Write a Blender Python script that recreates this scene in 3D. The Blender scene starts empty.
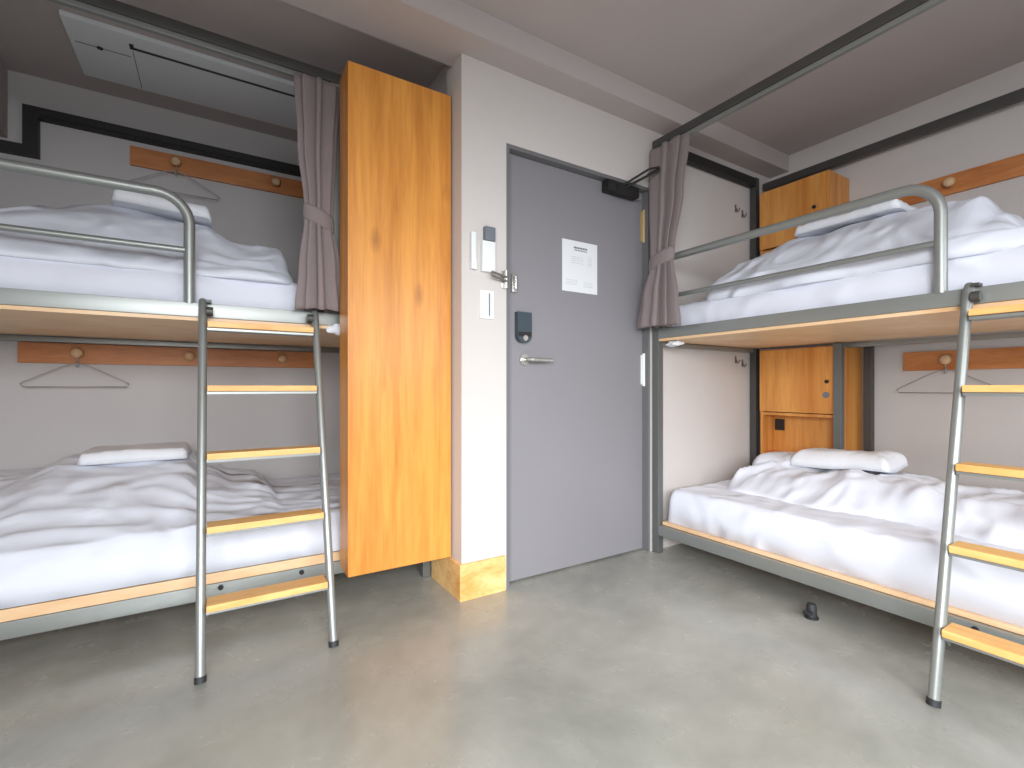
import bpy, bmesh, math, random
from mathutils import Vector, Matrix, noise
random.seed(4)
sc = bpy.context.scene
C = sc.collection
PI = math.pi

# ------------------------------------------------------------------ camera, world, light, exposure
YAW = math.radians(31.86)
cam_d = bpy.data.cameras.new('camera'); cam = bpy.data.objects.new('camera', cam_d); C.objects.link(cam)
cam.location = (0, 0, 0.95); cam.rotation_euler = (PI/2, 0, -YAW)
cam_d.sensor_width = 36; cam_d.lens = 478/1024*36; cam_d.shift_y = 3/1024; cam_d.clip_start = 0.02
sc.camera = cam
w = bpy.data.worlds.new('world'); sc.world = w; w.use_nodes = True
w.node_tree.nodes['Background'].inputs[0].default_value = (0.75, 0.86, 1.0, 1)
w.node_tree.nodes['Background'].inputs[1].default_value = 1.2

def area(name, loc, target, sx, sy, power, col, spread=180):
    l = bpy.data.lights.new(name, 'AREA'); l.shape = 'RECTANGLE'; l.size = sx; l.size_y = sy
    l.energy = power; l.color = col; l.spread = math.radians(spread)
    o = bpy.data.objects.new(name, l); C.objects.link(o); o.location = loc
    o.rotation_euler = (Vector(target)-Vector(loc)).to_track_quat('-Z', 'Y').to_euler()
    return o
# daylight that falls in through the two windows of the wall behind the camera
area('window_daylight', (-0.15, -2.1, 1.55), (0.05, 0.45, 0.0), 1.7, 1.2, 47, (0.93, 0.97, 1.0), 88)
area('window_daylight', (2.15, -2.1, 1.6), (1.9, 0.15, 0.0), 1.3, 1.2, 16, (0.93, 0.97, 1.0), 92)
area('window_daylight', (-1.15, -1.15, 1.40), (1.75, 0.75, 0.1), 1.3, 1.2, 35, (0.93, 0.97, 1.0), 88)
area('overhead_fill_light', (0.55, -0.75, 2.50), (0.55, -0.75, 0.0), 1.1, 1.1, 13, (1.0, 0.98, 0.95))  # added fill, no known lamp; leaves wall tops darker than their feet
sc.view_settings.view_transform = 'Standard'; sc.view_settings.look = 'None'
sc.view_settings.gamma = 1; sc.view_settings.use_curve_mapping = False
sc.view_settings.exposure = 0.12

# ------------------------------------------------------------------ materials
def srgb(r, g, b):
    f = lambda c: (c/255/12.92) if c/255 <= 0.04045 else ((c/255+0.055)/1.055)**2.4
    return (f(r), f(g), f(b), 1)
def mat(name, col, rough=0.5, metal=0.0, bump=0.0, bscale=40, mott=0.0, mscale=3, sheen=0.0, spec=0.5):
    m = bpy.data.materials.new(name); m.use_nodes = True
    nt = m.node_tree; b = nt.nodes['Principled BSDF']
    b.inputs['Base Color'].default_value = col; b.inputs['Roughness'].default_value = rough
    b.inputs['Metallic'].default_value = metal
    b.inputs['Specular IOR Level'].default_value = spec
    if sheen: b.inputs['Sheen Weight'].default_value = sheen
    tc = nt.nodes.new('ShaderNodeTexCoord')
    n = nt.nodes.new('ShaderNodeTexNoise'); n.inputs['Scale'].default_value = mscale; n.inputs['Detail'].default_value = 5
    nt.links.new(tc.outputs['Object'], n.inputs['Vector'])
    mx = nt.nodes.new('ShaderNodeMix'); mx.data_type = 'RGBA'
    k = max(mott, 0.02)
    mx.inputs[6].default_value = tuple(c*(1-k) for c in col[:3])+(1,)
    mx.inputs[7].default_value = tuple(min(1, c*(1+k)) for c in col[:3])+(1,)
    nt.links.new(n.outputs['Fac'], mx.inputs[0]); nt.links.new(mx.outputs[2], b.inputs['Base Color'])
    if bump:
        n2 = nt.nodes.new('ShaderNodeTexNoise'); n2.inputs['Scale'].default_value = bscale; n2.inputs['Detail'].default_value = 3
        nt.links.new(tc.outputs['Object'], n2.inputs['Vector'])
        bp = nt.nodes.new('ShaderNodeBump'); bp.inputs['Strength'].default_value = bump; bp.inputs['Distance'].default_value = 0.01
        nt.links.new(n2.outputs['Fac'], bp.inputs['Height']); nt.links.new(bp.outputs[0], b.inputs['Normal'])
    return m
def linen_mat(name, col, strength, scale, stretch=(1, 1, 1)):
    m = mat(name, col, 0.85, sheen=0.15, mott=0.01); nt = m.node_tree; b = nt.nodes['Principled BSDF']
    tc = nt.nodes.new('ShaderNodeTexCoord'); mp = nt.nodes.new('ShaderNodeMapping'); mp.inputs['Scale'].default_value = stretch
    mp.inputs['Rotation'].default_value = (0, 0, 0.35)
    wn = nt.nodes.new('ShaderNodeTexNoise'); wn.inputs['Scale'].default_value = 2.2
    nt.links.new(tc.outputs['Object'], mp.inputs[0]); nt.links.new(tc.outputs['Object'], wn.inputs['Vector'])
    va = nt.nodes.new('ShaderNodeMixRGB'); va.blend_type = 'LINEAR_LIGHT'; va.inputs[0].default_value = 0.22
    nt.links.new(mp.outputs[0], va.inputs[1]); nt.links.new(wn.outputs['Color'], va.inputs[2])
    n = nt.nodes.new('ShaderNodeTexNoise'); n.noise_type = 'RIDGED_MULTIFRACTAL'; n.normalize = True
    n.inputs['Scale'].default_value = scale; n.inputs['Detail'].default_value = 2.5; n.inputs['Roughness'].default_value = 0.45
    nt.links.new(va.outputs[0], n.inputs['Vector'])
    bp = nt.nodes.new('ShaderNodeBump'); bp.inputs['Strength'].default_value = strength; bp.inputs['Distance'].default_value = 0.06
    nt.links.new(n.outputs['Fac'], bp.inputs['Height']); nt.links.new(bp.outputs[0], b.inputs['Normal'])
    return m
def wood(name, light, dark, scale=(1, 1, 0.08), gs=9, rough=0.45, knots=True):
    m = bpy.data.materials.new(name); m.use_nodes = True
    nt = m.node_tree; b = nt.nodes['Principled BSDF']; b.inputs['Roughness'].default_value = rough
    tc = nt.nodes.new('ShaderNodeTexCoord'); mp = nt.nodes.new('ShaderNodeMapping')
    mp.inputs['Scale'].default_value = scale
    nt.links.new(tc.outputs['Object'], mp.inputs['Vector'])
    n = nt.nodes.new('ShaderNodeTexNoise'); n.inputs['Scale'].default_value = gs; n.inputs['Detail'].default_value = 6
    n.inputs['Distortion'].default_value = 0.7; n.inputs['Roughness'].default_value = 0.62
    nt.links.new(mp.outputs[0], n.inputs['Vector'])
    n3 = nt.nodes.new('ShaderNodeTexNoise'); n3.inputs['Scale'].default_value = gs*7; n3.inputs['Detail'].default_value = 2
    nt.links.new(mp.outputs[0], n3.inputs['Vector'])
    ad = nt.nodes.new('ShaderNodeMath'); ad.operation = 'MULTIPLY_ADD'; ad.inputs[1].default_value = 0.3
    nt.links.new(n3.outputs['Fac'], ad.inputs[0]); nt.links.new(n.outputs['Fac'], ad.inputs[2])
    cr = nt.nodes.new('ShaderNodeValToRGB')
    cr.color_ramp.elements[0].position = 0.45; cr.color_ramp.elements[0].color = dark
    cr.color_ramp.elements[1].position = 0.78; cr.color_ramp.elements[1].color = light
    nt.links.new(ad.outputs[0], cr.inputs[0])
    out = cr.outputs[0]
    if knots:
        v = nt.nodes.new('ShaderNodeTexVoronoi'); v.inputs['Scale'].default_value = 4.3
        mp2 = nt.nodes.new('ShaderNodeMapping'); mp2.inputs['Scale'].default_value = tuple(0.45 if s < 0.5 else 1 for s in scale)
        nt.links.new(tc.outputs['Object'], mp2.inputs['Vector']); nt.links.new(mp2.outputs[0], v.inputs['Vector'])
        c2 = nt.nodes.new('ShaderNodeValToRGB'); c2.color_ramp.elements[0].position = 0.03; c2.color_ramp.elements[0].color = (0.45, 0.36, 0.3, 1)
        c2.color_ramp.elements[1].position = 0.13; c2.color_ramp.elements[1].color = (1, 1, 1, 1)
        nt.links.new(v.outputs['Distance'], c2.inputs[0])
        mm = nt.nodes.new('ShaderNodeMix'); mm.data_type = 'RGBA'; mm.blend_type = 'MULTIPLY'; mm.inputs[0].default_value = 0.6
        nt.links.new(out, mm.inputs[6]); nt.links.new(c2.outputs[0], mm.inputs[7]); out = mm.outputs[2]
    nt.links.new(out, b.inputs['Base Color'])
    return m
M = {}
M['wall'] = mat('painted_wall', srgb(206, 199, 195), 0.85, bump=0.08, bscale=60, mott=0.03)
M['panelwall'] = mat('grey_bed_wall', srgb(202, 197, 196), 0.85, bump=0.06, bscale=60, mott=0.03)
M['ceil'] = mat('painted_ceiling', srgb(190, 180, 177), 0.9, bump=0.05, mott=0.03)
M['door'] = mat('grey_door_paint', srgb(136, 133, 137), 0.42, mott=0.02)
M['frame'] = mat('dark_door_frame', srgb(112, 111, 113), 0.5)
M['steel'] = mat('silver_steel', srgb(152, 155, 152), 0.38, 0.55, mott=0.03, mscale=12)
M['darksteel'] = mat('dark_steel', srgb(82, 80, 78), 0.45, 0.35)
M['post'] = mat('grey_post_steel', srgb(112, 114, 112), 0.4, 0.4)
M['black'] = mat('black_steel', srgb(32, 30, 30), 0.55)
M['rubber'] = mat('black_rubber', srgb(40, 41, 43), 0.6)
M['chrome'] = mat('polished_metal', srgb(205, 203, 198), 0.25, 0.8)
M['brass'] = mat('pale_brass', srgb(214, 190, 140), 0.35, 0.6)
M['white'] = mat('white_plastic', srgb(232, 234, 233), 0.4)
M['acwhite'] = mat('air_conditioner_plastic', srgb(228, 231, 233), 0.45)
M['acdark'] = mat('vent_slot_dark', srgb(50, 52, 55), 0.6)
M['grey'] = mat('grey_plastic', srgb(112, 116, 124), 0.5)
M['hookgrey'] = mat('grey_hook_metal', srgb(120, 112, 110), 0.5, 0.3)
M['paper'] = mat('notice_paper', srgb(226, 228, 230), 0.6)
M['ink'] = mat('notice_ink', srgb(120, 122, 126), 0.8)
M['palink'] = mat('notice_pale_ink', srgb(200, 202, 205), 0.8)
M['lock'] = mat('keypad_dark', srgb(58, 70, 78), 0.35)
M['sheet'] = linen_mat('white_bed_linen', srgb(226, 229, 240), 0.9, 5.0, (0.8, 1.3, 1))
M['sheet2'] = linen_mat('white_mattress_cover', srgb(226, 228, 239), 0.8, 4.5, (1, 1, 1.3))
M['towel'] = mat('white_folded_linen', srgb(234, 236, 242), 0.9, bump=0.2, bscale=60, mott=0.01)
M['curtain'] = mat('taupe_curtain_cloth', srgb(136, 123, 123), 0.9, bump=0.2, bscale=120, sheen=0.1, mott=0.05)
M['locker'] = wood('orange_locker_wood', srgb(226, 154, 70), srgb(192, 118, 44), (1, 1, 0.07), 11, rough=0.33)
M['cab'] = wood('honey_cabinet_wood', srgb(226, 160, 84), srgb(196, 122, 52), (1, 1, 0.07), 9, knots=False)
M['pegwood'] = wood('orange_peg_rail_wood', srgb(206, 134, 76), srgb(178, 104, 52), (0.15, 0.15, 1), 14, knots=False)
M['peg'] = wood('pale_peg_wood', srgb(226, 190, 148), srgb(205, 160, 115), (1, 1, 1), 20, knots=False)
M['deck'] = wood('plywood_deck', srgb(240, 205, 165), srgb(224, 180, 134), (0.3, 0.3, 1), 5, knots=False)
M['tread'] = wood('ladder_tread_wood', srgb(238, 190, 120), srgb(224, 160, 88), (0.2, 1, 1), 12, knots=False)
M['base'] = wood('plywood_skirting', srgb(244, 204, 140), srgb(216, 156, 84), (0.5, 0.5, 1), 10, knots=False)
M['wire'] = mat('hanger_wire', srgb(170, 165, 162), 0.4, 0.3)
M['glass'] = mat('window_frame_white', srgb(225, 225, 225), 0.4)

def floor_mat():
    m = bpy.data.materials.new('polished_concrete'); m.use_nodes = True
    nt = m.node_tree; b = nt.nodes['Principled BSDF']
    tc = nt.nodes.new('ShaderNodeTexCoord')
    n = nt.nodes.new('ShaderNodeTexNoise'); n.inputs['Scale'].default_value = 1.3; n.inputs['Detail'].default_value = 8; n.inputs['Roughness'].default_value = 0.62
    n.inputs['Distortion'].default_value = 0.4
    nt.links.new(tc.outputs['Object'], n.inputs['Vector'])
    cr = nt.nodes.new('ShaderNodeValToRGB')
    cr.color_ramp.elements[0].position = 0.3; cr.color_ramp.elements[0].color = srgb(140, 140, 132)
    cr.color_ramp.elements[1].position = 0.72; cr.color_ramp.elements[1].color = srgb(186, 184, 175)
    nt.links.new(n.outputs['Fac'], cr.inputs[0])
    n2 = nt.nodes.new('ShaderNodeTexNoise'); n2.inputs['Scale'].default_value = 7; n2.inputs['Detail'].default_value = 6
    nt.links.new(tc.outputs['Object'], n2.inputs['Vector'])
    mp = nt.nodes.new('ShaderNodeMapRange'); mp.inputs[3].default_value = 0.18; mp.inputs[4].default_value = 0.34
    nt.links.new(n2.outputs['Fac'], mp.inputs[0]); nt.links.new(mp.outputs[0], b.inputs['Roughness'])
    mx = nt.nodes.new('ShaderNodeMix'); mx.data_type = 'RGBA'; mx.blend_type = 'MULTIPLY'; mx.inputs[0].default_value = 0.25
    nt.links.new(cr.outputs[0], mx.inputs[6]); nt.links.new(n2.outputs['Fac'], mx.inputs[7])
    nt.links.new(mx.outputs[2], b.inputs['Base Color'])
    b.inputs['Specular IOR Level'].default_value = 0.6
    return m
M['floor'] = floor_mat()

# ------------------------------------------------------------------ helpers
class MB:
    """collects shapes, builds ONE mesh object. T maps bed coordinates to the room."""
    def __init__(s, T=None): s.bm = bmesh.new(); s.T = T or (lambda p: Vector(p))
    def box(s, x0, x1, y0, y1, z0, z1, bev=0.0):
        b = bmesh.new()
        vs = [b.verts.new((x, y, z)) for x in (x0, x1) for y in (y0, y1) for z in (z0, z1)]
        for f in ((0,1,3,2),(4,6,7,5),(0,4,5,1),(2,3,7,6),(0,2,6,4),(1,5,7,3)): b.faces.new([vs[i] for i in f])
        if bev:
            bmesh.ops.bevel(b, geom=b.edges[:], offset=bev, segments=2, profile=0.7, affect='EDGES')
        return s.add(b)
    def add(s, b):
        bmesh.ops.recalc_face_normals(b, faces=b.faces[:])
        mp = {}
        for v in b.verts: mp[v] = s.bm.verts.new(s.T(v.co))
        for f in b.faces:
            try: s.bm.faces.new([mp[v] for v in f.verts])
            except ValueError: pass
        b.free(); return s
    def tube(s, pts, r, n=12, cap=True, closed=False):
        pts = [Vector(p) for p in pts]; b = bmesh.new(); rings = []
        m = len(pts); up = None
        for i, p in enumerate(pts):
            if closed: d = pts[(i+1) % m]-pts[i-1]
            else: d = (pts[min(i+1, m-1)]-pts[max(i-1, 0)])
            d.normalize()
            if up is None:
                up = Vector((0,0,1)) if abs(d.z) < 0.9 else Vector((1,0,0))
            a = d.cross(up).normalized(); c = a.cross(d).normalized(); up = c
            rr = r[i] if isinstance(r, (list, tuple)) else r
            rings.append([b.verts.new(p+(a*math.cos(2*PI*k/n)+c*math.sin(2*PI*k/n))*rr) for k in range(n)])
        for i in range(m if closed else m-1):
            A, B = rings[i], rings[(i+1) % m]
            for k in range(n): b.faces.new((A[k], A[(k+1)%n], B[(k+1)%n], B[k]))
        if cap and not closed: b.faces.new(rings[0]); b.faces.new(rings[-1])
        return s.add(b)
    def prism(s, poly, axis, a0, a1):
        """poly: 2-D outline in the two other axes (cyclic order after axis)."""
        b = bmesh.new(); lo, hi = [], []
        for p, q in poly:
            def co(a):
                c = [0,0,0]; c[axis] = a; c[(axis+1)%3] = p; c[(axis+2)%3] = q; return c
            lo.append(b.verts.new(co(a0))); hi.append(b.verts.new(co(a1)))
        b.faces.new(lo); b.faces.new(hi); n = len(poly)
        for i in range(n): b.faces.new((lo[i], lo[(i+1)%n], hi[(i+1)%n], hi[i]))
        return s.add(b)
    def build(s, name, m, parent=None, smooth=False, loc=None):
        bm = s.bm; bmesh.ops.recalc_face_normals(bm, faces=bm.faces[:])
        org = Vector(loc) if loc else Vector((0,0,0))
        base = world_loc(parent) if parent else org
        for v in bm.verts: v.co -= base
        me = bpy.data.meshes.new(name); bm.to_mesh(me); bm.free()
        o = bpy.data.objects.new(name, me); C.objects.link(o)
        if not parent: o.location = org
        me.materials.append(m)
        if smooth:
            for p in me.polygons: p.use_smooth = True
            if smooth != 'all': me.set_sharp_from_angle(angle=math.radians(38))
        if parent: o.parent = parent
        return o
def world_loc(o):
    v = Vector((0,0,0))
    while o: v += o.location; o = o.parent
    return v
def tag(o, label=None, cat=None, group=None, kind=None):
    if label: o['label'] = label
    if cat: o['category'] = cat
    if group: o['group'] = group
    if kind: o['kind'] = kind
    return o
def thing(name, label, cat, loc, group=None):
    o = bpy.data.objects.new(name, None); C.objects.link(o); o.location = loc; o.empty_display_size = 0.1
    return tag(o, label, cat, group)
def struct(name, mb, m, parent=None, smooth=False, loc=None):
    o = mb.build(name, m, parent, smooth, loc)
    if not parent: o['kind'] = 'structure'
    return o
def copy_tree(o, parent=None):
    c = o.copy(); C.objects.link(c); c.parent = parent
    for ch in list(o.children): copy_tree(ch, c)
    return c
def sm(x, a=0.0, b=1.0):
    t = min(1, max(0, (x-a)/(b-a))); return t*t*(3-2*t)
def lerp(pts, x):
    if x <= pts[0][0]: return pts[0][1]
    for (a, va), (b, vb) in zip(pts, pts[1:]):
        if x <= b: return va+(vb-va)*sm(x, a, b)
    return pts[-1][1]

# ------------------------------------------------------------------ the room
XL, XR, YB, YF, YA, XA, ZC = -1.22, 3.36, -2.3, 1.925, 3.38, 0.932, 2.545
struct('floor', MB().box(XL-.1, XR+.1, YB-.1, YA+.1, -0.08, 0), M['floor'])
struct('ceiling', MB().box(XL-.1, XR+.1, YB-.1, YA+.1, ZC, ZC+.08), M['ceil'])
b = MB(); b.box(XL-.1, XL, YB-.1, -1.85, 0, ZC); b.box(XL-.1, XL, -.45, YA+.1, 0, ZC); b.box(XL-.1, XL, -1.85, -.45, 0, .75); b.box(XL-.1, XL, -1.85, -.45, 2.25, ZC)
struct('wall_left', b, M['wall'])
b = MB()
for a in ((-1.85, -1.81, .75, 2.25), (-.49, -.45, .75, 2.25), (-1.81, -.49, .75, .79), (-1.81, -.49, 2.21, 2.25), (-1.17, -1.13, .79, 2.21)): b.box(XL-.07, XL-.03, *a)
struct('window_3', b, M['glass'])
struct('wall_right', MB().box(XR, XR+.1, YB-.1, YF, 0, ZC), M['wall'])
struct('wall_alcove', MB().box(XL, XA+.4, YA, YA+.1, 0, ZC), M['panelwall'])
DX0, DX1, DZ = 1.165, 2.140, 2.10
b = MB()
b.box(XA, DX0, YF, YF+.16, 0, ZC)
b.box(DX0, DX1, YF, YF+.16, DZ, ZC)
b.box(DX1, XR+.1, YF, YF+.16, 0, ZC)
b.box(XA+.035, XA+.2, YF+.16, YA, 0, ZC)
struct('wall_front', b, M['wall'])
struct('trim_1', MB().box(XA-.001-1.6-.5, XR, 1.79, 2.03, 2.435, ZC), M['ceil'])           # dropped beam along the door wall
# back wall with two windows
b = MB(); WZ0, WZ1 = 0.75, 2.35
b.box(XL, XR, YB-.1, YB, 0, WZ0); b.box(XL, XR, YB-.1, YB, WZ1, ZC)
b.box(XL, -1.05, YB-.1, YB, WZ0, WZ1); b.box(.75, 1.45, YB-.1, YB, WZ0, WZ1); b.box(2.85, XR, YB-.1, YB, WZ0, WZ1)
struct('wall_back', b, M['wall'])
for i, (x0, x1) in enumerate(((-1.05, .75), (1.45, 2.85))):
    b = MB(); f = .04
    b.box(x0, x1, YB-.07, YB-.03, WZ0, WZ0+f); b.box(x0, x1, YB-.07, YB-.03, WZ1-f, WZ1)
    b.box(x0, x0+f, YB-.07, YB-.03, WZ0+f, WZ1-f); b.box(x1-f, x1, YB-.07, YB-.03, WZ0+f, WZ1-f)
    xm = (x0+x1)/2; b.box(xm-f/2, xm+f/2, YB-.07, YB-.03, WZ0+f, WZ1-f)
    struct('window_%d' % (i+1), b, M['glass'])
struct('trim_4', MB().box(-.02, 1.12, -1.32, -.18, 2.505, ZC, .004), M['glass'])   # unseen box, added as a body for the overhead fill light
# boxed duct in the alcove's upper left corner
b = MB(); b.box(XL, -.885, 3.22, YA, 2.20, ZC); struct('trim_2', b, M['ceil'])
# black steel edging on the alcove wall
b = MB(); yb0 = YA-.045
b.box(-.765, XA+.035, yb0, YA, 2.320, 2.374); b.box(-.822, -.765, yb0, YA, 2.122, 2.374); b.box(XL, -.822, yb0, YA, 2.122, 2.172)
b.box(-.76, XA+.035, yb0-.008, yb0, 2.330, 2.338)
struct('trim_3', b, M['black'])
# plywood skirting round the pillar
b = MB(); b.box(XA-.014, DX0-.012, YF-.014, YF, 0, .162, .002); b.box(XA-.014, XA, YF, 2.24, 0, .162, .002)
struct('baseboard_front', b, M['base'])

# door
door = struct('door_1', MB().box(DX0+.022, DX1-.018, YF+.045, YF+.09, .008, DZ-.02, .002), M['door'])
b = MB()
b.box(DX0, DX0+.02, YF+.004, YF+.13, 0, DZ); b.box(DX1-.016, DX1, YF+.004, YF+.13, 0, DZ)
b.box(DX0+.02, DX1-.016, YF+.004, YF+.13, DZ-.018, DZ)
b.build('door_frame', M['frame'], door)
b = MB(); b.box(DX0+.02, DX1-.016, YF+.092, YF+.13, 0, DZ-.02); b.build('door_stop_panel', M['frame'], door)
hx, hz, hy = 1.292, 1.084, YF+.045
b = MB(); b.tube([(hx, hy, hz), (hx, hy-.012, hz)], .027, 20)
hr = b.build('handle_rosette', M['chrome'], door, True)
b = MB(); b.tube([(hx, hy-.01, hz), (hx, hy-.045, hz), (hx+.012, hy-.056, hz), (hx+.03, hy-.058, hz), (hx+.135, hy-.056, hz)], [.010,.010,.011,.011,.009], 12)
b.build('door_handle', M['chrome'], door, True)
# keypad lock
lx, lz = 1.281, 1.200
b = MB(); poly = [(lz+.115, lx-.041), (lz+.115, lx+.041), (lz+.0, lx+.041)] + [(lz-.0-.035*math.sin(a), lx+.041*math.cos(a)) for a in [PI*k/10 for k in range(1, 10)]] + [(lz, lx-.041)]
b.prism([(p, q) for p, q in poly], 1, hy-.028, hy)
k = b.build('keypad_lock', M['lock'], door, True)
MB().box(lx-.036, lx+.036, hy-.032, hy-.028, lz-.004, lz+.018).build('keypad_slot', M['black'], k)
MB().tube([(lx, hy-.03, lz-.012), (lx, hy-.036, lz-.012)], .014, 14).build('thumb_turn', M['chrome'], k, True)
# hinges
for z, m in ((1.885, 'brass'), (1.05, 'white')):
    b = MB(); b.tube([(DX1-.018, YF+.035, z-.095), (DX1-.018, YF+.035, z+.095)], .0085, 12)
    b.box(DX1-.034, DX1-.018, YF+.040, YF+.045, z-.085, z+.085)
    b.build('hinge', M[m], door, True)
# door closer
b = MB(); b.box(1.80, 2.035, YF-.012, YF+.042, 2.015, 2.076, .008); b.box(1.86, 1.98, YF-.018, YF-.01, 2.007, 2.055, .004)
cl = b.build('door_closer', M['black'], door, True)
MB().tube([(2.035, YF+.01, 2.03), (2.055, YF+.01, 2.03)], .014, 12).build('closer_cap', M['chrome'], cl, True)
b = MB()
b.tube([(1.93, YF-.01, 2.055), (2.085, YF-.11, 2.150)], .007, 8); b.tube([(1.90, YF-.01, 2.055), (2.03, YF-.09, 2.150), (2.085, YF-.11, 2.165)], .006, 8)
b.tube([(1.92, YF+.01, 2.03), (1.92, YF-.01, 2.06)], .012, 10)
b.tube([(2.085, YF-.11, 2.155), (2.115, YF-.004, 2.17)], .008, 8)
b.build('closer_arm', M['black'], cl, True)
# swing bar guard on door edge and wall
b = MB(); gz = 1.452
b.box(1.214, 1.240, hy-.022, hy, gz-.045, gz+.045, .003)
gd = b.build('guard_plate', M['chrome'], door, True)
b = MB()
b.tube([(1.227, hy-.03, gz-.03), (1.227, hy-.03, gz+.03)], .008, 10)
b.build('guard_knob', M['chrome'], door, True)

gb = thing('door_guard', 'metal swing bar door guard on pillar above the switch plate', 'door guard', (1.13, YF, gz))
MB().box(1.136, 1.164, YF-.006, YF, gz-.04, gz+.04, .002).build('guard_plate', M['chrome'], gb, True)
b = MB(); b.tube([(1.155, YF-.014, gz-.042), (1.155, YF-.014, gz+.042)], .009, 10)
b.build('pivot', M['chrome'], gb, True)
b = MB()
for dz in (-.010, .010): b.tube([(1.155, YF-.02, gz+dz), (1.07, YF-.035, gz+.012+dz)], .005, 8)
b.tube([(1.07, YF-.035, gz+.012-.010), (1.064, YF-.035, gz+.012), (1.07, YF-.035, gz+.012+.010)], .005, 8)
b.build('swing_bar', M['hookgrey'], gb, True)

# notice on the door
nx0, nx1, nz0, nz1 = 1.530, 1.770, 1.452, 1.722
ny = YF+.045
nt_ = thing('notice_sheet', 'white printed notice stuck on the grey door', 'notice', (nx0, ny, nz0))
MB().box(nx0, nx1, ny-.002, ny-.0002, nz0, nz1).build('paper', M['paper'], nt_)
def lines(rows, name, m):
    b = MB()
    for (u0, u1, v, h) in rows:
        n = max(1, int((u1-u0)/.09)); rnd = random.Random(int(v*1000))
        u = u0
        while u < u1-.01:
            L = min(u1-u, rnd.uniform(.04, .11))
            b.box(nx0+(nx1-nx0)*u, nx0+(nx1-nx0)*(u+L-.012), ny-.0026, ny-.002, nz0+(nz1-nz0)*v, nz0+(nz1-nz0)*(v+h)); u += L
    b.build(name, m, nt_)
lines([(.32, .72, .85, .035), (.34, .70, .81, .02)], 'printed_heading', M['ink'])
lines([(.25, .60, v, .012) for v in (.68, .64, .60, .56)]+[(.72, .86, v, .012) for v in (.70, .66, .62, .58, .54)], 'printed_text', M['palink'])
lines([(.10, .44, v, .013) for v in (.22, .18, .14)]+[(.60, .88, v, .013) for v in (.20, .16, .12)], 'printed_footer', M['palink'])

# wall devices on the pillar
t = thing('thermostat', 'white control panel with grey square top on pillar beside door', 'control panel', (1.06, YF, 1.47))
MB().box(1.026, 1.094, YF-.022, YF, 1.475, 1.615, .004).build('body', M['white'], t, True)
MB().box(1.040, 1.092, YF-.026, YF, 1.617, 1.680, .003).build('grey_sensor', M['grey'], t, True)
t = thing('remote_control', 'slim white remote hung on pillar, left of the control panel', 'remote control', (.968, YF, 1.49))
MB().box(.972, .996, YF-.02, YF-.004, 1.485, 1.645, .004).build('body', M['white'], t, True)
MB().box(.970, .998, YF-.024, YF, 1.478, 1.52, .004).build('holder', M['acwhite'], t, True)
t = thing('switch_plate', 'white light switch plate with grey slot on pillar below the door guard', 'light switch', (1.055, YF, 1.27))
MB().box(1.020, 1.092, YF-.009, YF, 1.262, 1.392, .003).build('plate', M['white'], t, True)
MB().box(1.034, 1.060, YF-.013, YF-.009, 1.28, 1.375, .002).build('rocker', M['acwhite'], t, True)
MB().box(1.066, 1.072, YF-.0105, YF-.009, 1.275, 1.38).build('indicator_slot', M['grey'], t)

# ceiling air conditioner over the left bunk
t = thing('air_conditioner', 'white slotted air conditioner panel in ceiling above left bunk', 'air conditioner', (.05, 2.95, ZC))
ax0, ax1, ay0, ay1 = -.56, .72, 2.72, 3.185
MB().box(ax0, ax1, ay0, ay1, ZC-.022, ZC, .006).build('panel', M['acwhite'], t, True)
MB().box(ax0+.225, ax1-.08, ay0+.088, ay0+.104, ZC-.0245, ZC-.02, .001).build('vent_slot', M['acdark'], t)
MB().box(ax0+.225, ax0+.241, ay0+.064, ay0+.104, ZC-.0245, ZC-.02).build('vent_slot', M['acdark'], t)
MB().box(ax0+.02, ax0+.22, ay0+.170, ay0+.174, ZC-.0235, ZC-.02).build('panel_seam', M['grey'], t)
MB().box(ax0+.232, ax0+.235, ay0+.12, ay1-.02, ZC-.0235, ZC-.02).build('panel_seam', M['grey'], t)
MB().tube([(ax0+.107, ay0+.172, ZC-.026), (ax0+.107, ay0+.172, ZC-.02)], .012, 12).build('indicator_lamp', M['acdark'], t)

# tall orange locker
t = thing('locker', 'tall orange wooden locker cabinet with plain front beside the pillar', 'locker', (.69, 2.12, .17))
LX0, LX1, LY0, LY1, LZ0, LZ1 = .462, .922, 2.015, 2.165, .17, 2.287
b = MB()
b.box(LX0, LX0+.018, LY0+.02, LY1, LZ0, LZ1); b.box(LX1-.018, LX1, LY0+.02, LY1, LZ0, LZ1)
b.box(LX0+.018, LX1-.018, LY0+.02, LY1, LZ0, LZ0+.018); b.box(LX0+.018, LX1-.018, LY0+.02, LY1, LZ1-.018, LZ1)
b.box(LX0+.018, LX1-.018, LY1-.01, LY1, LZ0+.018, LZ1-.018)
b.build('carcass', M['locker'], t)
for z in (.60, 1.245, 2.24): MB().box(LX0+.06, LX1-.06, LY1, 2.249, z-.02, z+.02).build('mounting_bracket', M['darksteel'], t)
MB().box(LX0, LX1, LY0, LY0+.018, LZ0, LZ1, .0015).build('front_panel', M['locker'], t)

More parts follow.
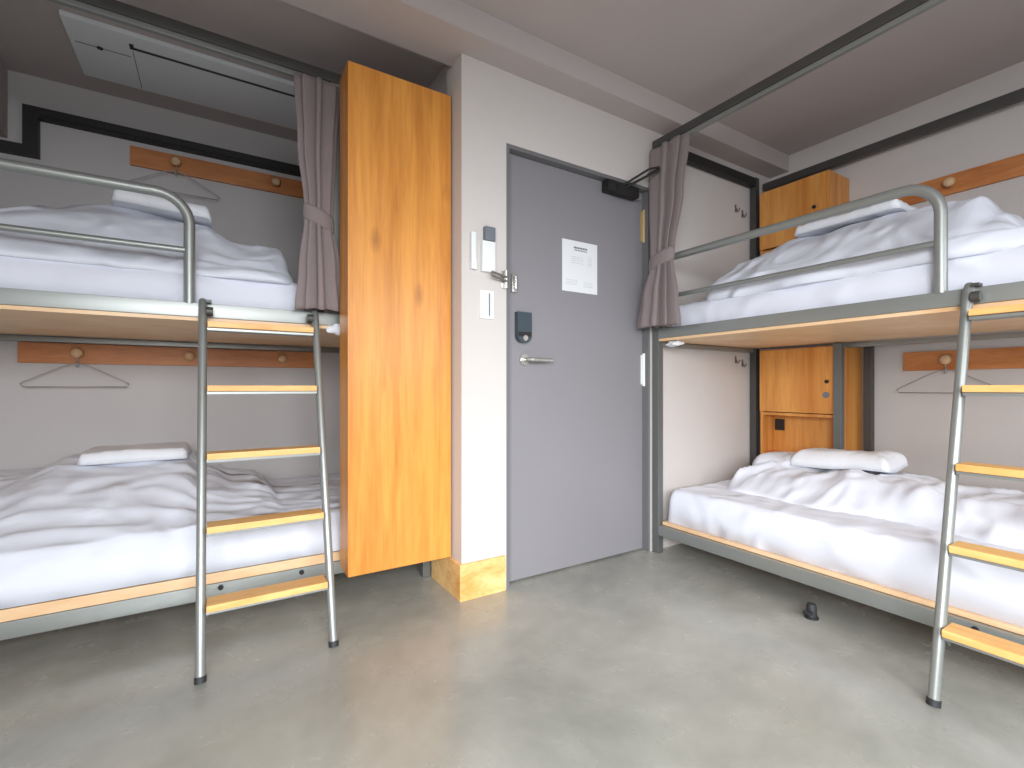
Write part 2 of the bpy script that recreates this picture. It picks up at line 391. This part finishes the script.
# ------------------------------------------------------------------ bunk beds (bed coordinates: l along, w across from the aisle, z)
TL = lambda p: Vector((.92-p[0], 2.25+p[1], p[2]))
TR = lambda p: Vector((2.145+p[1], 1.916-p[0], p[2]))
LEN = 2.07
def bunk(T, origin, label, guard, D, midpost, bl):
    r = thing('bunk_bed', label, 'bunk bed', T(origin))
    def part(name, m, f, smooth=False, lab=None):
        b = MB(T); f(b); o = b.build(name, M[m], r, smooth)
        if lab: o['label'] = lab
        return o
    ph = .042
    def post(l, w_, z0, z1, m='post'): part('post', m, lambda b: b.box(l, l+ph, w_, w_+ph, z0, z1, .004))
    TOP = 2.3205
    if midpost: post(0, 0, 0, 1.27); post(midpost, 0, 1.284, TOP, 'steel')
    else: post(0, 0, 0, TOP)
    post(0, D-.06, 0, 2.368, 'darksteel')
    post(LEN-ph, 0, 0, TOP); post(LEN-ph, D-.06, 0, 2.368, 'darksteel')
    if not midpost: post(.540, D-.110, 0, 1.205, 'post'); post(.600, D+.12, 0, 1.205, 'darksteel')
    # side rails
    s0, s1 = ph, LEN-ph
    part('side_rail', 'steel', lambda b: (b.box(s0, s1, 0, .03, 1.226, 1.282, .004)), True)
    part('side_rail', 'steel', lambda b: (b.box(s0, s1, 0, .03, .105, .163, .004)), True)
    part('side_rail', 'steel', lambda b: b.box(s0 if midpost else .545, s1, D-.03, D, 1.180, 1.205, .004), True)
    part('side_rail', 'steel', lambda b: b.box(s0, s1, D-.03, D, .105, .163, .004), True)
    # end rails
    for l0 in (.006, LEN-.036):
        part('end_rail', 'steel', lambda b: b.box(l0, l0+.03, ph, D-.062, 1.182, 1.208, .004), True)
        part('end_rail', 'steel', lambda b: b.box(l0, l0+.03, ph, D-.062, .105, .163, .004), True)
        part('top_end_rail', 'black', lambda b: b.box(l0, l0+.04, ph, D-.062, 2.305, 2.36, .003), True)
    # decks
    part('upper_deck', 'deck', lambda b: b.box(.004, LEN-.004, .006, D-.035, 1.211, 1.225))
    part('lower_deck', 'deck', lambda b: b.box(.05, LEN-.05, .004 if midpost else .026, D-.035, .164, .205 if midpost else .182, .003))
    # guard rail
    g0, g1, zt, zm = guard; R = .11; rt = .0195; wg = .014
    def gr(b):
        p = [(g1, wg, 1.278)]+[(g1-R+R*math.cos(a), wg, zt-R+R*math.sin(a)) for a in [k*PI/2/8 for k in range(9)]]
        if g0 > .15: p += [(g0+R-R*math.cos(a), wg, zt-R+R*math.sin(a)) for a in [PI/2-k*PI/2/8 for k in range(9)]]+[(g0, wg, 1.278)]
        else: p += [(g0, wg, zt)]
        b.tube(p, rt, 12)
    part('guard_rail', 'steel', gr, True)
    part('guard_mid_rail', 'steel', lambda b: b.tube([(g0, wg, zm), (g1, wg, zm)], .012, 10), True)
    # top frame and curtain track
    part('top_rail', 'darksteel', lambda b: b.box(.0, LEN, .0, .034, 2.322, 2.366, .003), True)
    part('curtain_track', 'steel', lambda b: (b.box(.05 if not midpost else .485, LEN-.05, .006, .026, 2.300, 2.3215, .002)), True)
    if not midpost: part('top_back_rail', 'darksteel', lambda b: b.box(.0, LEN, D+.09, D+.13, 2.322, 2.37, .003), True)
    # bolts on lower beam near the ladder
    for l in bl: part('bolt', 'black', lambda b: b.tube([(l, .002, .145), (l, -.008, .145)], .010, 10), True)
    # white strap ends below the upper deck
    return r
bedL = bunk(TL, (0, 0, 0), 'grey steel bunk bed standing left of the tall orange locker', (1.005, 2.0, 1.698, 1.486), 1.09, .438, (.60, .90))
bedR = bunk(TR, (0, 0, 0), 'grey steel bunk bed on the right, its post beside the door', (.02, 1.287, 1.672, 1.456), 1.02, 0, (1.38, 1.62))

# ladders: local x along the bed, y towards the bed, foot at y=0
def ladder(run):
    r = thing('ladder', 'silver ladder with wooden treads leaning on the left bunk', 'ladder', (0, 0, 0))
    W, H = .41, 1.275
    f = lambda z: run*z/H
    for x in (0, W):
        b = MB(); b.tube([(x, f(0.015), .015), (x, f(1.21), 1.21), (x, f(H)+.006, H), (x, f(H)+.02, H+.012)], .0150, 14)
        s = b.build('side_tube', M['steel'], r, True)
        MB().tube([(x, f(.0), 0), (x, f(.018), .018)], .0175, 14).build('foot_cap', M['rubber'], s, True)
        b = MB(); sx = .018 if x == 0 else -.018
        b.tube([(x+sx*.6, f(H)-.012, H-.030), (x+sx*1.9, f(H)-.012, H-.030)], .018, 14)
        b.box(min(x+sx*.5, x+sx*1.6), max(x+sx*.5, x+sx*1.6), f(H)-.012, f(H)+.028, H+.006, H+.016)
        b.build('hook', M['darksteel'], s, True)
    for z in (.215, .455, .697, .94, 1.185):
        y = f(z)
        b = MB(); b.box(.016, W-.016, y-.042, y+.042, z-.006, z+.016, .003)
        t = b.build('tread', M['tread'], r)
        b = MB(); b.box(.014, W-.014, y-.030, y+.034, z-.018, z-.007, .002)
        for x in ((.016, W-.020) if z < .3 else ()): b.prism([(y-.02, z-.018), (y+.03, z-.018), (y+.02, z-.05)], 0, x, x+.004)
        b.build('tread_support', M['steel'], t)
    return r
lad = ladder(.39); lad.location = (-.040, 1.832, 0)
lad2 = ladder(.30); lad2.location = (1.822, .548, 0); lad2.rotation_euler = (0, 0, -PI/2)
lad2['label'] = 'silver ladder with wooden treads leaning on the right bunk'
for l in (lad, lad2): l['group'] = 'ladders of the bunk beds'

# ------------------------------------------------------------------ peg rails, pegs, hangers
def peg_rail(label, T, l0, l1, z, pegs, wallw, h=.105):
    r = thing('peg_rail', label, 'peg rail', T(((l0+l1)/2, wallw, z)), 'wooden peg rails on the bed walls')
    MB(T).box(l0, l1, wallw-.02, wallw, z-h/2, z+h/2, .003).build('board', M['pegwood'], r)
    for l in pegs:
        b = MB(T); pts = [(l, wallw-.018, z), (l, wallw-.036, z+.001), (l, wallw-.046, z+.002), (l, wallw-.056, z+.002), (l, wallw-.066, z+.002), (l, wallw-.070, z+.002)]
        b.tube(pts, [.012, .011, .020, .027, .020, .006], 16)
        b.build('peg', M['peg'], r, 'all')
    return r
WL = YA-2.25; WR = XR-2.145
xl = lambda x: .92-x
yr = lambda y: 1.916-y
peg_rail('peg rail with three pale pegs on wall of lower left bunk', TL, xl(.56), xl(-.845), 1.126, [xl(.36), xl(-.125), xl(-.615)], WL)
peg_rail('peg rail on dark wall of upper left bunk under black edging', TL, xl(.62), xl(-.40), 2.235, [xl(.325), xl(-.19)], WL)
peg_rail('peg rail on wall of upper right bunk, rising to photo edge', TR, yr(1.40), yr(-.1), 2.035, [yr(.93), yr(.45), yr(0)], WR)
peg_rail('peg rail on wall of lower right bunk behind the ladder', TR, yr(1.14), yr(-.1), 1.094, [yr(.945), yr(.465), yr(-.015)], WR)
def hanger_mesh(T, l, z, wallw, tilt=0):
    b = MB(T); wq = wallw-.046
    top = z+.030
    hook = [(l+.022*math.cos(a)+.0, wq, top-.026+.024*math.sin(a)) for a in [PI*(-.15)+PI*1.2*k/10 for k in range(11)]]
    hook = [(p[0], p[1], p[2]) for p in hook]
    b.tube(hook+[(l-.003, wq, z-.022), (l, wq, z-.05)], .0026, 6)
    s = .215
    b.tube([(l, wq, z-.05), (l+.05, wq, z-.065), (l+s-.02, wq+.0, z-.145), (l+s, wq, z-.160), (l+s-.01, wq, z-.175),
            (l-s+.01, wq, z-.175), (l-s, wq, z-.160), (l-s+.02, wq, z-.145), (l-.05, wq, z-.065)], .0026, 6, closed=True)
    b.tube([(l, wq, z-.072), (l, wq, z-.045)], .006, 8)
    return b
def hanger(label, T, l, z, wallw):
    o = hanger_mesh(T, l, z, wallw).build('coat_hanger', M['wire'], None, 'all', loc=T((l, wallw-.046, z)))
    tag(o, label, 'hanger', 'wire coat hangers on the pegs')
hanger('wire coat hanger on peg rail of lower left bunk', TL, xl(-.615), 1.126, WL)
hanger('wire coat hanger on peg rail of upper left bunk', TL, xl(-.19), 2.235, WL)
hanger('wire coat hanger half hidden behind the right ladder', TR, yr(.945), 1.094, WR)

# ------------------------------------------------------------------ storage cabinets at the head of the right bunk
def cabinet(label, y0, y1, z0, z1, zd0, zn0, x0=3.105):
    r = thing('storage_cabinet', label, 'cabinet', (3.23, (y0+y1)/2, z0), 'storage cabinets of the right bunk')
    x1 = XR-.004; s = .018
    b = MB()
    b.box(x0, x1, y0, y0+s, z0, z1); b.box(x0, x1, y1-s, y1, z0, z1)
    b.box(x0, x1, y0+s, y1-s, z1-s, z1); b.box(x0, x1, y0+s, y1-s, z0, z0+s)
    b.box(x0+.002, x1, y0+s, y1-s, zd0-.024, zd0-.006); b.box(x0+.002, x0+.02, y0+s, y1-s, z0+s, zn0)
    b.box(x1-.12, x1-.11, y0+s, y1-s, zn0, zd0-.024)
    b.box(x0+.02, x1-.11, y0+s, y1-s, zn0-s, zn0)
    b.build('carcass', M['cab'], r)
    d = MB().box(x0-.016, x0-.001, y0+.012, y1-.004, zd0, z1-.006, .0015).build('door', M['cab'], r)
    MB().tube([(x0-.016, y0+.075, (zd0+z1)/2-.01), (x0-.024, y0+.075, (zd0+z1)/2-.01)], .011, 12).build('finger_hole', M['black'], d)
    MB().tube([(x0-.016, y0+.08, (zd0+z1)/2-.09), (x0-.020, y0+.08, (zd0+z1)/2-.09)], .018, 16).build('lock_disc', M['grey'], d)
    MB().box(x1-.132, x1-.121, y1-.09, y1-.03, zd0-.13, zd0-.055, .003).build('socket', M['black'], r)
cabinet('honey wooden cabinet in corner of upper right bunk', 1.42, 1.842, 1.44, 2.245, 1.86, 1.62)
cabinet('honey wooden cabinet with open niche beside lower right bunk pillow', 1.35, 1.842, .40, 1.195, .79, .52)
# little hooks on the white wall of the right bunk
for z, lb in ((2.125, 'upper'), (1.115, 'lower')):
    for y, zz, side in ((2.955, .012, 'left'), (3.03, -.01, 'right')):
        b = MB(); b.box(y-.008, y+.008, YF-.003, YF, z+zz-.018, z+zz+.03, .001)
        b.tube([(y, YF-.002, z+zz+.012), (y, YF-.018, z+zz-.02), (y, YF-.026, z+zz-.012), (y, YF-.03, z+zz+.002)], .004, 8)
        o = b.build('wall_hook', M['hookgrey'], None, True, loc=(y, YF, z))
        tag(o, 'small grey hook on end wall of %s right bunk, %s of two' % (lb, side), 'hook', 'small hooks on the end wall')

# ------------------------------------------------------------------ soft things
def soft(name, T, l0, l1, w0, w1, top, base, r=.05, m='sheet', step=.016, warp=.0, seed=0, wr=None, label=None, cat=None, group=None, corner=.05, open_bottom=False, rl=None):
    """closed soft body between base(l,w) and top(l,w) with rounded rim"""
    n = max(6, int((l1-l0)/step)); k = max(6, int((w1-w0)/step))
    b = bmesh.new(); A = {}; B = {}
    for i in range(n+1):
        for j in range(k+1):
            u, v = i/n, j/k
            # denser samples near rims
            uu = .5-.5*math.cos(PI*u)*1.0; uu = u*.5+uu*.5; vv = (.5-.5*math.cos(PI*v))*.5+v*.5
            l = l0+(l1-l0)*uu; w_ = w0+(w1-w0)*vv
            dl = min(l-l0, l1-l); dw = min(w_-w0, w1-w_)
            # round the plan corners
            if corner and dl < corner and dw < corner:
                cx = l0+corner if l-l0 < corner else l1-corner; cy = w0+corner if w_-w0 < corner else w1-corner
                ax, ay = l-cx, w_-cy; mx = max(abs(ax), abs(ay)); L = math.hypot(ax, ay)
                if L > 1e-9: l, w_ = cx+ax*mx/L, cy+ay*mx/L
                d = corner-mx
            else: d = min(dl, dw)
            q = min(1, max(0, d/r)); pr = math.sqrt(max(0, 1-(1-q)**2))
            if warp:
                e = 1-min(1, d/.15)
                l += warp*e*noise.noise(Vector((w_*3, l*2, seed))); w_ += warp*e*noise.noise(Vector((l*3, w_*2, seed+7)))
            zb = base(l, w_); zt = top(l, w_)
            if wr: zt += wr(l, w_)
            z = zb+(zt-zb)*pr
            A[i, j] = b.verts.new((l, w_, max(z, zb+.0)))
            if 0 < i < n and 0 < j < k:
                B[i, j] = b.verts.new((l, w_, zb))
            else: B[i, j] = A[i, j]
    for i in range(n):
        for j in range(k):
            b.faces.new((A[i, j], A[i+1, j], A[i+1, j+1], A[i, j+1]))
            if not open_bottom:
                vs = [B[i, j], B[i, j+1], B[i+1, j+1], B[i+1, j]]
                try: b.faces.new(vs)
                except ValueError: pass
    if open_bottom:
        for v in [v for v in b.verts if not v.link_faces]: b.verts.remove(v)
    mb = MB(T); mb.add(b)
    o = mb.build(name, M[m], None, 'all', loc=T(((l0+l1)/2, (w0+w1)/2, base((l0+l1)/2, (w0+w1)/2))))
    if open_bottom:
        sd = o.modifiers.new('thickness', 'SOLIDIFY'); sd.thickness = .006; sd.offset = -1
    return tag(o, label, cat, group)
def folds(amp, fl, fw, seed, ang=0.0, sharp=1.6):
    ca, sa = math.cos(ang), math.sin(ang)
    def f(l, w_):
        a, b_ = l*ca+w_*sa, -l*sa+w_*ca
        q1 = noise.noise(Vector((l*3.1, w_*3.1, seed+.5))); q2 = noise.noise(Vector((l*2.6+4, w_*3.6, seed+1.5)))
        a += .25*q1; b_ += .14*q2+.10*q1
        n1 = noise.noise(Vector((a*fl, b_*fw, seed)))
        n2 = noise.noise(Vector((a*fl*2.3+5, b_*fw*2.1, seed+3)))
        n3 = noise.noise(Vector((a*fl*1.2+9, b_*fw*.4, seed+11)))
        rdg = (1-abs(n1)*2)**sharp if abs(n1) < .5 else 0
        rd2 = (1-abs(n2)*2)**sharp if abs(n2) < .5 else 0
        n4 = noise.noise(Vector((a*fl*4.5+2, b_*fw*2.0, seed+21)))
        rd4 = (1-abs(n4)*2)**2.2 if abs(n4) < .5 else 0
        return amp*(rdg*.7*(.5+n3)+rd2*.35-.3)+.006*rd4
    return f
const = lambda z: (lambda l, w_: z)

# mattresses
mw0, mw1 = .045, 1.0
def mattress(T, z0, z1, label, seed, l0=.05, l1=2.02, w1=mw1):
    fo = folds(.008, 2.5, 9, seed)
    return soft('mattress', T, l0, l1, mw0, w1, const(z1), const(z0), .045, 'sheet2', .022, 0, seed, fo, label, 'mattress', 'white covered mattresses of the bunks', corner=.04)
ZL0, ZL1, ZU0, ZU1 = .206, .365, 1.226, 1.412
mattress(TL, ZL0, ZL1, 'white mattress on the lower deck of the left bunk', 1, w1=1.07)
mattress(TL, ZU0, ZU1, 'white mattress on the upper deck of the left bunk', 2, w1=1.0)
mattress(TR, .183, ZL1, 'white mattress on the lower deck of the right bunk', 3, w1=.93)
mattress(TR, ZU0, ZU1, 'white mattress on the upper deck of the right bunk', 4, w1=.93)
mU = [o for o in C.objects if o.name.startswith('mattress')]
def corner_bit(T, l0, l1, w0, w1, z0, z1, parent, seed):
    b = bmesh.new(); bmesh.ops.create_icosphere(b, subdivisions=4, radius=1)
    for v in b.verts:
        n = .8+.35*noise.noise(v.co*1.3+Vector((seed, 0, 0)))+.06*noise.noise(v.co*4)
        c = v.co*n; v.co = Vector(((l0+l1)/2+c.x*(l1-l0)/2, (w0+w1)/2+c.y*(w1-w0)/2, (z0+z1)/2+c.z*(z1-z0)/2))
    mb = MB(T); mb.add(b); mb.build('sheet_corner', M['towel'], parent, 'all')
corner_bit(TL, .41, .505, -.014, .03, 1.18, 1.245, mU[1], 3)
corner_bit(TR, .06, .17, .01, .10, 1.175, 1.212, mU[3], 5)
DG, DC = 'white duvets heaped on the beds', 'duvet'
LG, LC = 'folded white linen on the duvets', 'folded linen'

# lower left
Rr = [(xl(.85), .375), (xl(.275), .385), (xl(.22), .44), (xl(.18), .465), (xl(.08), .475), (xl(-.03), .52), (xl(-.12), .60), (xl(-.58), .605), (xl(-.72), .545), (xl(-1.1), .54)]
Rr = sorted(Rr)
def topLL(l, w_): return .372+(lerp(Rr, l)-.365)*sm(w_, -.06, .62)-.03*sm(w_, .85, 1.1)
def baseLL(l, w_): return .368 if w_ > .05 else .212
soft('duvet', TL, .06, 1.98, -.004, 1.08, topLL, lambda l, w_: .212+(.372-.212)*sm(w_, .03, .05), .075, 'sheet', .013, .004, 21,
     folds(.030, 1.6, 5.5, 21, .18), 'thick white duvet draped over the lower left bed to its front edge', DC, DG, corner=.03, open_bottom=True)
# upper left
RU = sorted([(xl(.33), 1.55), (xl(.285), 1.635), (xl(.17), 1.645), (xl(.08), 1.64), (xl(-.04), 1.70), (xl(-.38), 1.715), (xl(-.56), 1.675), (xl(-.75), 1.645), (xl(-1.1), 1.64)])
def topLU(l, w_): return 1.45+(lerp(RU, l)-1.45)*sm(w_, .05, .42)-.04*sm(w_, .7, .98)
soft('duvet', TL, xl(.34), 1.98, .062, .96, topLU, const(1.402), .055, 'sheet', .012, .07, 22, folds(.035, 1.5, 6, 22, -.12),
     'white duvet heaped on the upper left bed behind the guard rail', DC, DG, corner=.09)
# upper right
RR = sorted([(yr(1.69), 1.56), (yr(1.58), 1.66), (yr(1.31), 1.705), (yr(.88), 1.71), (yr(.62), 1.68), (yr(.56), 1.60), (yr(.46), 1.50), (yr(.3), 1.46)])
def topRU(l, w_): return 1.475+(lerp(RR, l)-1.475)*sm(w_, .05, .42)-.04*sm(w_, .7, .95)
soft('duvet', TR, yr(1.70), yr(.34), .065, .92, topRU, const(1.402), .055, 'sheet', .012, .07, 23, folds(.035, 1.7, 5.5, 23, .15),
     'white duvet heaped on the upper right bed behind the guard rail', DC, DG, corner=.10)
# lower right
RL = sorted([(yr(1.76), .43), (yr(1.60), .49), (yr(1.30), .50), (yr(.95), .52), (yr(.75), .49), (yr(.3), .50), (yr(-.1), .48)])
def topRL(l, w_):
    h = lerp(RL, l); roll = .03*math.exp(-((w_-.44)/.07)**2)*sm(l, .45, .7)
    return .40+(h-.40)*sm(w_, .33, .56)+roll-.02*sm(w_, .7, .9)
soft('duvet', TR, yr(1.77), 2.0, .345, .925, topRL, const(.356), .07, 'sheet', .012, .10, 24, folds(.055, 2.6, 3.8, 24, .6),
     'crumpled white duvet folded back towards the wall on lower right bed', DC, DG, corner=.12)
# pillow peeping out by the lower cabinet
soft('pillow', TR, .20, .50, .60, .90, const(.555), lambda l, w_: topRL(l, w_)+.0, .13, 'sheet', .014, .01, 31, folds(.008, 5, 5, 31),
     'white pillow below the niche of the lower right cabinet', 'pillow', None, corner=.07)
def linen(T, l0, l1, w0, w1, top, thick, label, seed, rr=.028):
    return soft('folded_linen', T, l0, l1, w0, w1, lambda l, w_: top(l, w_)+.012+thick, lambda l, w_: top(l, w_)+.012, rr, 'towel', .012, .008+rr*.2, seed,
                folds(.006, 4, 7, seed), label, LC, LG, corner=.03)
lc = (xl(-.095)+xl(-.53))/2
linen(TL, xl(-.105), xl(-.515), .50, .80, lambda l, w_: topLL(lc, .68)-.012, .05, 'folded white linen on the duvet of the lower left bed', 41)
linen(TL, xl(-.01), xl(-.37), .30, .62, lambda l, w_: topLU(l, .45), .055, 'folded white linen on the duvet of the upper left bed', 42)
linen(TR, yr(1.31), yr(.86), .34, .62, lambda l, w_: topRU(l, .45), .045, 'folded white linen on the duvet of the upper right bed', 43)
linen(TR, yr(1.47), yr(1.00), .60, .88, lambda l, w_: topRL(l, .68)+.006+.02*noise.noise(Vector((l*5, w_*6, 3))), .082, 'puffy folded white linen on the duvet of the lower right bed', 44, .075)

# ------------------------------------------------------------------ curtains
def curtain(T, lc_, label, tie, prof, pleats, origin, band_l):
    """gathered bundle: closed pleated loop; prof: z -> (centre l, centre w, half width l, half depth w)"""
    r = thing('curtain', label, 'curtain', T(origin), 'tied taupe bed curtains')
    zs = [p[0] for p in prof]; z0, z1 = min(zs), max(zs); N = 46; K = 120
    b = bmesh.new(); rings = []
    for i in range(N+1):
        z = z0+(z1-z0)*i/N
        cl, cw, a, d = [lerp([(p[0], p[q]) for p in prof], z) for q in (1, 2, 3, 4)]
        ring = []
        for k in range(K):
            th = 2*PI*k/K
            ph_ = pleats*th+.8*math.sin(2*th+1)+.6*noise.noise(Vector((math.cos(th)*1.5, math.sin(th)*1.5, z*1.2)))*3
            pl = .5+.5*math.sin(ph_)
            rr = 1-.72*pl**1.4
            ring.append(b.verts.new((cl+a*rr*math.cos(th), cw+d*rr*math.sin(th), z+.006*math.sin(ph_)*(1 if i == 0 else 0))))
        rings.append(ring)
    for i in range(N):
        for k in range(K): b.faces.new((rings[i][k], rings[i][(k+1)%K], rings[i+1][(k+1)%K], rings[i+1][k]))
    b.faces.new(rings[0]); b.faces.new(rings[-1])
    mb = MB(T); mb.add(b); mb.build('cloth', M['curtain'], r, 'all')
    cl, cw, a, d = [lerp([(p[0], p[q]) for p in prof], tie) for q in (1, 2, 3, 4)]
    b = bmesh.new(); rings = []
    for i in range(7):
        z = tie-.035+.07*i/6; ring = []
        bul = 1.03+.05*math.sin(PI*i/6)
        for k in range(40):
            th = 2*PI*k/40
            ring.append(b.verts.new((cl+a*bul*math.cos(th), cw+d*bul*math.sin(th), z+.025*math.cos(th))))
        rings.append(ring)
    for i in range(6):
        for k in range(40): b.faces.new((rings[i][k], rings[i][(k+1)%40], rings[i+1][(k+1)%40], rings[i+1][k]))
    b.faces.new(rings[0]); b.faces.new(rings[-1])
    mb = MB(T); mb.add(b); mb.build('tie_band', M['curtain'], r, 'all')
    return r
curtain(TL, .54, 'taupe curtain tied at the right end of the upper left bunk', 1.68,
        [(1.285, .528, -.045, .108, .045), (1.45, .530, -.045, .090, .040), (1.69, .536, -.04, .060, .032), (1.73, .536, -.04, .062, .032), (2.0, .540, -.02, .082, .036), (2.30, .535, -.004, .100, .034)],
        9, (.55, 0, 1.27), 0)
curtain(TR, .12, 'taupe curtain tied beside the door closer on the right bunk', 1.655,
        [(1.285, .105, -.075, .150, .055), (1.45, .100, -.06, .125, .050), (1.64, .095, -.035, .080, .036), (1.70, .095, -.03, .084, .036), (2.0, .112, -.022, .120, .040), (2.30, .120, -.010, .145, .034)],
        9, (.1, 0, 1.28), 0)

# ------------------------------------------------------------------ door stopper on the floor
t = thing('door_stopper', 'small black door stopper on the floor before the right bunk', 'door stopper', (2.085, 1.02, 0))
b = MB(); b.tube([(2.085, 1.02, 0), (2.085, 1.02, .006), (2.085, 1.02, .007), (2.085, 1.02, .045), (2.085, 1.02, .058), (2.085, 1.02, .062)], [.026, .026, .020, .019, .015, .006], 18)
b.build('body', M['rubber'], t, True)
b = MB(); b.box(2.045, 2.068, 1.005, 1.035, .022, .034, .003); b.tube([(2.05, 1.02, .028), (2.035, 1.02, .040)], .006, 8)
b.build('catch', M['rubber'], t, True)
